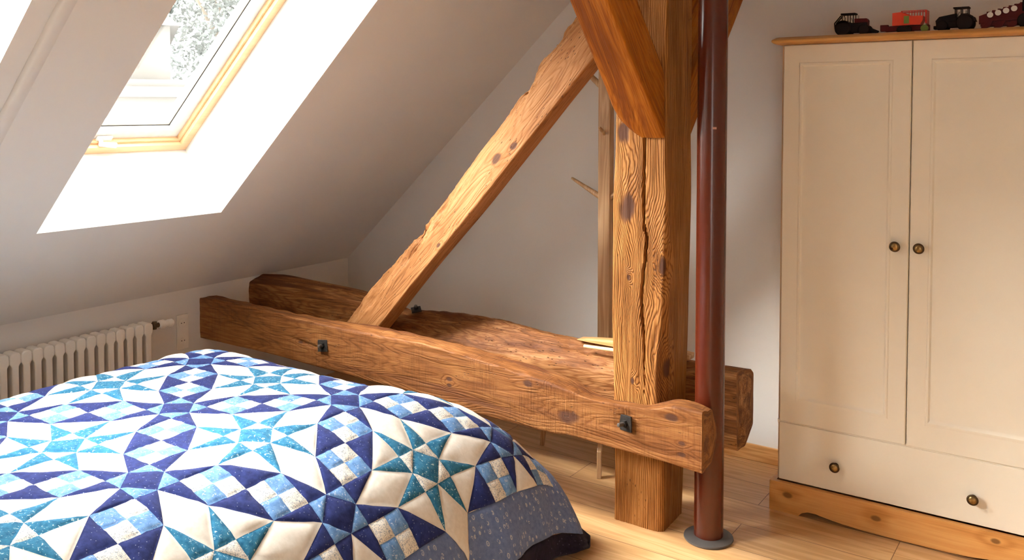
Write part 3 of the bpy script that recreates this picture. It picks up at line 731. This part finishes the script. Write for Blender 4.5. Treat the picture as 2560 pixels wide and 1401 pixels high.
# ------------------------------------------------------------------ radiator
rd = empty('radiator', (KX + .055, 1.9, 0), label='cream column radiator on the low knee wall beyond the bed', cat='radiator')
pit = .0476
def sec_bm():
    bm = bmesh.new(); hw, nw = .0230, .0146
    half = [(nw, .130), (nw, .515), (nw + .003, .522), (hw, .530), (hw, .556), (hw - .002, .566), (hw - .007, .572), (hw - .014, .575)]
    low = [(hw, .095), (hw, .118), (nw + .003, .125)]
    pts = [(y, z) for y, z in low + half]; pts = pts + [(-y, z) for y, z in pts[::-1]]
    a = [bm.verts.new((-.026, y, z)) for y, z in pts]; b = [bm.verts.new((.044, y, z)) for y, z in pts]
    bm.faces.new(a); bm.faces.new(b[::-1])
    for i in range(len(pts)): j = (i + 1) % len(pts); bm.faces.new((a[j], a[i], b[i], b[j]))
    return bm
sec0 = bevel(obj('section', sec_bm(), RAD, rd, True, 50), .005, 3)
sec0.location = (0, 2.472 - 1.9, 0)
for k in range(1, 24):
    c = sec0.copy(); COL.objects.link(c); c.parent = rd; c.location = (0, 2.472 - 1.9 - pit * k, 0)
for y in (2.40, 1.50):
    bm = bmesh.new(); box(bm, -.02, .02, y - 1.9 - .012, y - 1.9 + .012, 0, .10); obj('foot', bm, RAD, rd)
bm = bmesh.new(); cyl(bm, (.02, .594, .552), (.02, .640, .552), .012, None, 16); cyl(bm, (.02, .618, .535), (.02, .618, .572), .011, None, 14); cyl(bm, (.02, .606, .552), (.02, .622, .552), .017, None, 6)
obj('valve', bm, BRONZE, rd, smooth=True, angle=40, label='brown bronze valve')
bm = bmesh.new(); lathe(bm, [(.012, 0), (.021, .004), (.022, .026), (.017, .030), (.016, .046), (.019, .050), (.019, .072), (.014, .078), (0, .078)], 24, Matrix.Translation((.02, .640, .552)) @ Vector((0, 1, -.05)).to_track_quat('Z', 'Y').to_matrix().to_4x4())
obj('thermostat_knob', bm, PLAST, rd, smooth=True, angle=40, label='white thermostat knob')
# socket plate on the knee wall
so = empty('wall_socket', (KX, 2.722, .47), label='white double socket plate on knee wall behind radiator valve', cat='socket')
bm = bmesh.new(); box(bm, 0, .008, -.034, .034, -.088, .088, None, .003); obj('plate', bm, PLAST, so)
for z in (-.045, .045):
    bm = bmesh.new(); lathe(bm, [(.021, .0085), (.021, .010), (.018, .010), (.017, .0082), (0, .0082)], 24, Matrix.Translation((0, 0, z)) @ Vector((1, 0, 0)).to_track_quat('Z', 'Y').to_matrix().to_4x4())
    s_ = obj('socket_insert', bm, PLAST, so, smooth=True, angle=40)
    bm = bmesh.new()
    for q in (-.008, .008): cyl(bm, (.0078, q, z), (.0088, q, z), .0028, None, 10)
    obj('pin_hole', bm, GASKET, s_)

# ------------------------------------------------------------------ coat stand behind the post
cs = empty('coat_stand', (-1.943, 3.622, 0), label='slim pale wooden coat stand behind the rear beam, left of post', cat='coat stand')
bm = bmesh.new(); box(bm, -.030, .030, -.022, .022, .12, 1.772, None, .003); obj('pole', bm, BEECH, cs)
def peg(p0, p1, w0=.024, w1=.009):
    p0, p1 = Vector(p0), Vector(p1); d = p1 - p0
    M = Matrix.Translation(p0) @ d.to_track_quat('Z', 'Y').to_matrix().to_4x4()
    bm = bmesh.new(); lathe(bm, [(w0 * .62, 0), (w1 * .75, d.length - .006), (w1 * .5, d.length), (0, d.length)], 12, M); obj('peg', bm, BEECH, cs, smooth=True, angle=50)
peg((-.020, 0, 1.185), (-.19, .01, 1.270)); peg((.020, .0, 1.185), (.075, -.005, 1.222), .022, .014)
peg((-.020, 0, 1.70), (-.272, .01, 1.905)); peg((.02, 0, 1.70), (.20, .0, 1.83)); peg((.0, -.018, 1.485), (.004, -.075, 1.515), .016, .010)
bm = bmesh.new(); cyl(bm, (.008, -.019, 1.487), (.008, -.0225, 1.487), .005, None, 12); obj('screw', bm, TOYG, cs)
for ang, fl in ((-66, .88), (24, .6), (114, .62), (204, .8)):
    a = math.radians(ang); bm = bmesh.new()
    prism(bm, [(x * fl if x > .1 else x, z) for x, z in [(.02, .12), (.02, .20), (.22, .165), (.335, .145), (.375, .115), (.385, .0), (.358, .0), (.345, .095), (.30, .105)]], -.010, .010, Matrix.Rotation(a, 4, 'Z'))
    bevel(obj('foot', bm, BEECH, cs), .003)

# ------------------------------------------------------------------ bed and quilt
bd = empty('bed', (-2.45, 1.5, 0), label='low bed under the blue and white patchwork quilt', cat='bed')
BT_ = Matrix.Translation((2.45, -1.5, 0))
def bpart(name, bm, m, **kw): bmesh.ops.transform(bm, matrix=BT_, verts=bm.verts[:]); return obj(name, bm, m, bd, **kw)
bm = bmesh.new(); box(bm, -3.08, -1.84, .72, 2.32, .10, .26, None, .01); bpart('bed_base', bm, HONEY)
bm = bmesh.new(); prof = [(-3.13, .262), (-3.13, .46), (-3.08, .54), (-3.0, .57), (-2.26, .57), (-2.05, .53), (-1.90, .45), (-1.80, .37), (-1.76, .30), (-1.76, .262)]
secs = []
for y, k in ((.66, .70), (.74, .90), (.85, .97), (2.16, .97), (2.30, .88), (2.38, .60)):
    secs.append([bm.verts.new((-2.445 + (x + 2.445) * (.96 + .04 * k), y, .262 + (z - .262) * k)) for x, z in prof])
for A_, B_ in zip(secs, secs[1:]):
    for i in range(len(prof)): j = (i + 1) % len(prof); bm.faces.new((A_[i], A_[j], B_[j], B_[i]))
bm.faces.new(secs[0]); bm.faces.new(secs[-1][::-1]); bpart('mattress', bm, MATT, smooth=True, angle=50)
for x in (-3.06, -1.88):
    for y in (.78, 2.26):
        bm = bmesh.new(); cyl(bm, (x, y, 0), (x, y, .10), .03, .035); bpart('leg', bm, BEECH, smooth=True, angle=40)

Q = dict(zt=.6, s0=-1.770, t0=1.775, K=.399, sk=-.015, Xe=-2.239, Ye=2.25, Rx=.666, Ry=.30, tx=1.30, ty=1.35, pw=5.109, q=.411, ear=.117, ey=.363, gd=-.214)
XW, YN = -3.07, .56
def drape(s, t):
    ex, ey = max(0, s - Q['Xe']), max(0, t - Q['Ye']); zt = Q['zt']
    bx, by = max(0, XW - s), max(0, YN - t)
    crown = .004 * math.sin(s * 4.2 + t * 1.1) + .004 * math.sin(t * 5.1 - s * 1.7)
    x0, y0 = min(max(s, XW), Q['Xe']), min(max(t, YN), Q['Ye'])
    if bx > 0 or by > 0:                                   # the sides away from the viewer
        sx, sy = (ex if ex > 0 else -bx), (ey if ey > 0 else -by)
        e = math.hypot(sx, sy); R, tm = .28, 1.45
        th = min(e / R, tm); f = R * math.sin(th) + max(0, e - R * tm) * math.cos(tm); g = R * (1 - math.cos(th)) + max(0, e - R * tm) * math.sin(tm)
        z = zt + crown - g
        if z < .03: z = .03
        return Vector((x0 + sx / e * f, y0 + sy / e * f, z))
    e = math.hypot(ex, ey)
    if e < 1e-9: return Vector((s, t, zt + crown))
    dx, dy = ex / e, ey / e; w = dy ** Q['pw']
    R = Q['Rx'] * (1 - w) + Q['Ry'] * w; tm = Q['tx'] * (1 - w) + Q['ty'] * w
    th = min(e / R, tm)
    f = R * math.sin(th) + max(0, e - R * tm) * math.cos(tm); g = R * (1 - math.cos(th)) + max(0, e - R * tm) * math.sin(tm)
    k = Q['q']; fy = dy * (f * (1 - k * (1 - w)) + e * k * (1 - w)); c4 = 4 * dx * dx * dy * dy
    er = Q['ear'] * c4 * e
    z = zt + crown - g * (1 + Q['gd'] * c4)
    h = min(1, max(0, (g - .16) / .3))                     # loose folds in the hanging side
    fold = h * .016 * (math.sin(t * 15.0 + s * 2.0) + .6 * math.sin(t * 27 + 1.3))
    return Vector((x0 + dx * f + er + fold * (1 - w), y0 + fy + er * Q['ey'] + fold * w * .8, max(z, .028)))
def st_(b, a): return Q['s0'] + (b - a) * Q['K'], Q['t0'] + (a + b) * (Q['K'] + Q['sk'])

WHITE, PRINT, BLUE, NAVY, TEAL, PAIS, BIND_SHADE = range(7)
CL = [cloth_mat('quilt_' + k, k) for k in ('white', 'print', 'blue', 'navy', 'teal', 'paisley', 'binding_shade')]
U0, U1, V0, V1 = -4.5, .5, -4.5, 2.5
polys = []
def add(pts, m, clip=True):
    cb = sum(p[0] for p in pts) / len(pts); ca = sum(p[1] for p in pts) / len(pts)
    u, v = cb - ca, cb + ca
    if U0 - .01 < u < U1 + .01 and V0 - .01 < v < V1 + .01: polys.append((pts, m))
c_, d_, w_ = .086, .174, .163
for i in range(-6, 5):
    for j in range(-6, 6):
        L = lambda x, y: (i + x, j + y)
        add([L(-c_, -c_), L(c_, -c_), L(c_, c_), L(-c_, c_)], NAVY)
        for (ux, uy) in ((1, 0), (0, 1), (-1, 0), (0, -1)):
            T_ = lambda a, b: L(a * ux - b * uy, a * uy + b * ux)
            add([T_(d_, 0), T_(c_, c_), T_(c_, -c_)], BLUE)
        for (ux, uy) in ((1, 0), (0, 1)):
            T_ = lambda a, b: L(a * ux - b * uy, a * uy + b * ux)
            m = .337; q1 = (d_ + m) / 2
            for cx, e0, e1 in ((m, d_, .5), (1 - m, 1 - d_, .5)):
                ma, mb = (e0 + cx) / 2, (e1 + cx) / 2; hw = w_ / 2
                add([T_(e0, 0), T_(ma, hw), T_(cx, 0), T_(ma, -hw)], PRINT)
                add([T_(e1, 0), T_(mb, -hw), T_(cx, 0), T_(mb, hw)], PRINT)
                for s in (1, -1):
                    add([T_(cx, s * w_), T_(ma, s * hw), T_(cx, 0), T_(mb, s * hw)], BLUE)
                    cc = c_ if e0 < .5 else 1 - c_
                    add([T_(e0, 0), T_(cc, s * c_), T_(cx, s * w_), T_(ma, s * hw)], NAVY)
            for s in (1, -1):
                add([T_(.5, 0), T_((.5 + m) / 2, s * w_ / 2), T_(m, s * w_), T_(1 - m, s * w_), T_((1.5 - m) / 2, s * w_ / 2)], NAVY)
        # star block
        C_ = (.5, .5); h = .086
        add([L(.5 - h, .5 - h), L(.5 + h, .5 - h), L(.5 + h, .5 + h), L(.5 - h, .5 + h)], TEAL)
        for k in range(4):
            a = k * PI / 2; ca, sa = round(math.cos(a)), round(math.sin(a))
            T_ = lambda x, y: L(.5 + x * ca - y * sa, .5 + x * sa + y * ca)
            add([T_(0, -.174), T_(h, -h), T_(-h, -h)], PRINT)
            add([T_(-.163, -.337), T_(-h, -h), T_(0, -.174)], TEAL)
            add([T_(.163, -.337), T_(h, -h), T_(0, -.174)], TEAL)
            add([T_(-.163, -.337), T_(0, -.174), T_(.163, -.337)], WHITE)
            kite = [T_(-.414, -.414), T_(-.163, -.337), T_(-h, -h), T_(-.337, -.163)]
            cb = sum(p[0] for p in kite) / 4; ck = sum(p[1] for p in kite) / 4
            # kites cut by the quilt edge keep only their inner triangle
            us = [(p[0] - p[1], p[0] + p[1]) for p in kite]
            inside = [U0 - .01 <= u <= U1 + .01 and V0 - .01 <= v <= V1 + .01 for u, v in us]
            if inside[2]: add(kite, WHITE)
            if not inside[2] and inside[0] and inside[1] and inside[3]:
                polys.append(([kite[0], kite[1], kite[3]], WHITE))
# border and binding in (u, v)
uv2 = lambda u, v: ((u + v) / 2, (v - u) / 2)
def zig(a, b, base, tip, par):
    pts = []
    n = math.ceil(a - .01)
    ev = []
    for k in range(math.floor(a) - 1, math.ceil(b) + 2):
        if (k % 2) == par:
            ev += [(k - .174, base), (k, tip), (k + .174, base)]
        else: ev += [(k, base)]
    return [(a, base)] + [e for e in ev if a + .02 < e[0] < b - .02] + [(b, base)]
border, binding_shade = [], []
BU, BV, EU, EV = .465, .30, .66, .49
z1 = zig(V0, V1, U1, U1 + .328, 1)
for (va, ua), (vb, ub) in zip(z1, z1[1:]):
    oa = V1 + BV if abs(va - V1) < 1e-6 else va; ob = V1 + BV if abs(vb - V1) < 1e-6 else vb
    border.append([uv2(ua, va), uv2(U1 + BU, oa), uv2(U1 + BU, ob), uv2(ub, vb)])
    ea = V1 + EV if abs(va - V1) < 1e-6 else va; eb = V1 + EV if abs(vb - V1) < 1e-6 else vb
    binding_shade.append([uv2(U1 + BU, oa), uv2(U1 + EU, ea), uv2(U1 + EU, eb), uv2(U1 + BU, ob)])
z2 = zig(U0, U1, V1, V1 + .328, 1)
z2 = [(u, min(v, V1 + .29)) for u, v in z2]
for (ua, va), (ub, vb) in zip(z2, z2[1:]):
    oa = U1 + BU if abs(ua - U1) < 1e-6 else ua; ob = U1 + BU if abs(ub - U1) < 1e-6 else ub
    border.append([uv2(ua, va), uv2(ub, vb), uv2(ob, V1 + BV), uv2(oa, V1 + BV)])
    ea = U1 + EU if abs(ua - U1) < 1e-6 else ua; eb = U1 + EU if abs(ub - U1) < 1e-6 else ub
    binding_shade.append([uv2(oa, V1 + BV), uv2(ob, V1 + BV), uv2(eb, V1 + EV), uv2(ea, V1 + EV)])  # dark strip on this side paints the shade of the folded border

def patch_mesh(plist, n, puff, name, mats, parent):
    vid, V, UV, F, MI = {}, [], [], [], []
    def vert(b, a, h):
        k = (round(b, 4), round(a, 4))
        if k in vid: return vid[k]
        s, t = st_(b, a); p = drape(s, t)
        e = .004; nx = (drape(s + e, t) - p).cross(drape(s, t + e) - p)
        nx = nx.normalized() if nx.length > 1e-12 else Vector((0, 0, 1))
        wr = .0035 * noise.noise(Vector((s * 9, t * 9, 0))) + .0022 * noise.noise(Vector((s * 24, t * 24, 5)))
        V.append(p + nx * (h + wr)); UV.append((s, t)); vid[k] = len(V) - 1
        return vid[k]
    for pts, m in plist:
        c = (sum(p[0] for p in pts) / len(pts), sum(p[1] for p in pts) / len(pts))
        area = abs(sum(pts[i][0] * pts[(i + 1) % len(pts)][1] - pts[(i + 1) % len(pts)][0] * pts[i][1] for i in range(len(pts)))) / 2
        hm = puff * min(1, math.sqrt(area) / .22)
        for i in range(len(pts)):
            p, q = pts[i], pts[(i + 1) % len(pts)]
            g = {}
            for x in range(n + 1):
                for y in range(n + 1 - x):
                    fp, fq = x / n, y / n; fc = 1 - fp - fq
                    g[x, y] = vert(p[0] * fp + q[0] * fq + c[0] * fc, p[1] * fp + q[1] * fq + c[1] * fc, hm * (1 - (1 - fc) ** 2.2) - .002 * (fc == 0))
            for x in range(n):
                for y in range(n - x):
                    F.append((g[x, y], g[x + 1, y], g[x, y + 1])); MI.append(m)
                    if x + y < n - 1: F.append((g[x + 1, y], g[x + 1, y + 1], g[x, y + 1])); MI.append(m)
    F2, M2 = [], []
    for f, m in zip(F, MI):
        if len(set(f)) < 3: continue
        a, b, c3 = (Vector((*UV[k], 0)) for k in f)
        F2.append(f if (b - a).cross(c3 - a).z > 0 else f[::-1]); M2.append(m)
    o = obj(name, ([v[:] for v in V], F2), mats, parent, True)
    o.data.polygons.foreach_set('material_index', M2)
    ul = o.data.uv_layers.new(name='UVMap'); li = np.zeros(len(o.data.loops), np.int32); o.data.loops.foreach_get('vertex_index', li)
    ul.data.foreach_set('uv', np.array(UV, np.float32)[li].ravel())
    sm = o.modifiers.new('thickness', 'SOLIDIFY'); sm.thickness = .009; sm.offset = -1
    return o
qu = empty('patchwork_quilt', (0, 0, 0), label='blue and white star patchwork quilt spread over the bed', cat='quilt')
patch_mesh(polys, 5, .0065, 'patchwork', CL[:5], qu)
patch_mesh([(p, 0) for p in border], 6, .002, 'border', [CL[PAIS]], qu)['label'] = 'grey-blue paisley border'
patch_mesh([(p, 0) for p in binding_shade], 4, .001, 'binding_shade', [CL[BIND_SHADE]], qu)['label'] = 'dark navy edging and painted fold shade'

# ------------------------------------------------------------------ daylight
wo = bpy.data.worlds.new('overcast_sky'); SC.world = wo; wo.use_nodes = True
t = wo.node_tree; bg = t.nodes['Background']
tc = t.nodes.new('ShaderNodeTexCoord')
def wn(typ, **kw):
    n = t.nodes.new(typ)
    for k, v in kw.items(): setattr(n, k, v)
    return n
sun = Vector((-.66, -.48, .58)).normalized()
dt = wn('ShaderNodeVectorMath', operation='DOT_PRODUCT'); t.links.new(tc.outputs['Generated'], dt.inputs[0]); dt.inputs[1].default_value = sun
gl_ = wn('ShaderNodeMapRange', interpolation_type='SMOOTHERSTEP'); t.links.new(dt.outputs['Value'], gl_.inputs[0])
gl_.inputs[1].default_value = .88; gl_.inputs[2].default_value = 1.0; gl_.inputs[3].default_value = 0; gl_.inputs[4].default_value = 46.
sx = wn('ShaderNodeSeparateXYZ'); t.links.new(tc.outputs['Generated'], sx.inputs[0])
rp = wn('ShaderNodeValToRGB'); t.links.new(sx.outputs['Z'], rp.inputs[0])
for e, (p, c) in zip(rp.color_ramp.elements, ((0., (.88, .87, .85, 1)), (.6, (1.0, .985, .96, 1)))): e.position = p; e.color = c
mu = wn('ShaderNodeMath', operation='ADD'); t.links.new(gl_.outputs[0], mu.inputs[0]); mu.inputs[1].default_value = 7.5
t.links.new(rp.outputs[0], bg.inputs['Color']); t.links.new(mu.outputs[0], bg.inputs['Strength'])
wo.cycles.sampling_method = 'MANUAL'; wo.cycles.sample_map_resolution = 512

# ------------------------------------------------------------------ camera
pitch, yaw = math.atan(2207 / 56000), math.radians(34.3)
fw = Vector((-math.sin(yaw) * math.cos(pitch), math.cos(yaw) * math.cos(pitch), -math.sin(pitch)))
rt = Vector((math.cos(yaw), math.sin(yaw), 0)); up = rt.cross(fw)
cam = bpy.data.cameras.new('camera'); co = bpy.data.objects.new('camera', cam); COL.objects.link(co)
co.matrix_world = Matrix(((rt.x, up.x, -fw.x, 0), (rt.y, up.y, -fw.y, 0), (rt.z, up.z, -fw.z, 1.6), (0, 0, 0, 1)))
cam.sensor_width = 36; cam.lens = 36 * 2207 / 2560; cam.shift_y = -(700.5 - 359) / 2560; cam.clip_start = .02
SC.camera = co
SC.view_settings.view_transform = 'Standard'; SC.view_settings.look = 'None'; SC.view_settings.gamma = 1
SC.view_settings.use_curve_mapping = False; SC.view_settings.exposure = 1.30
SC.cycles.max_bounces = 8; SC.cycles.diffuse_bounces = 6; SC.cycles.glossy_bounces = 3; SC.cycles.transparent_max_bounces = 12
SC.cycles.sample_clamp_indirect = 6; SC.cycles.use_denoising = True
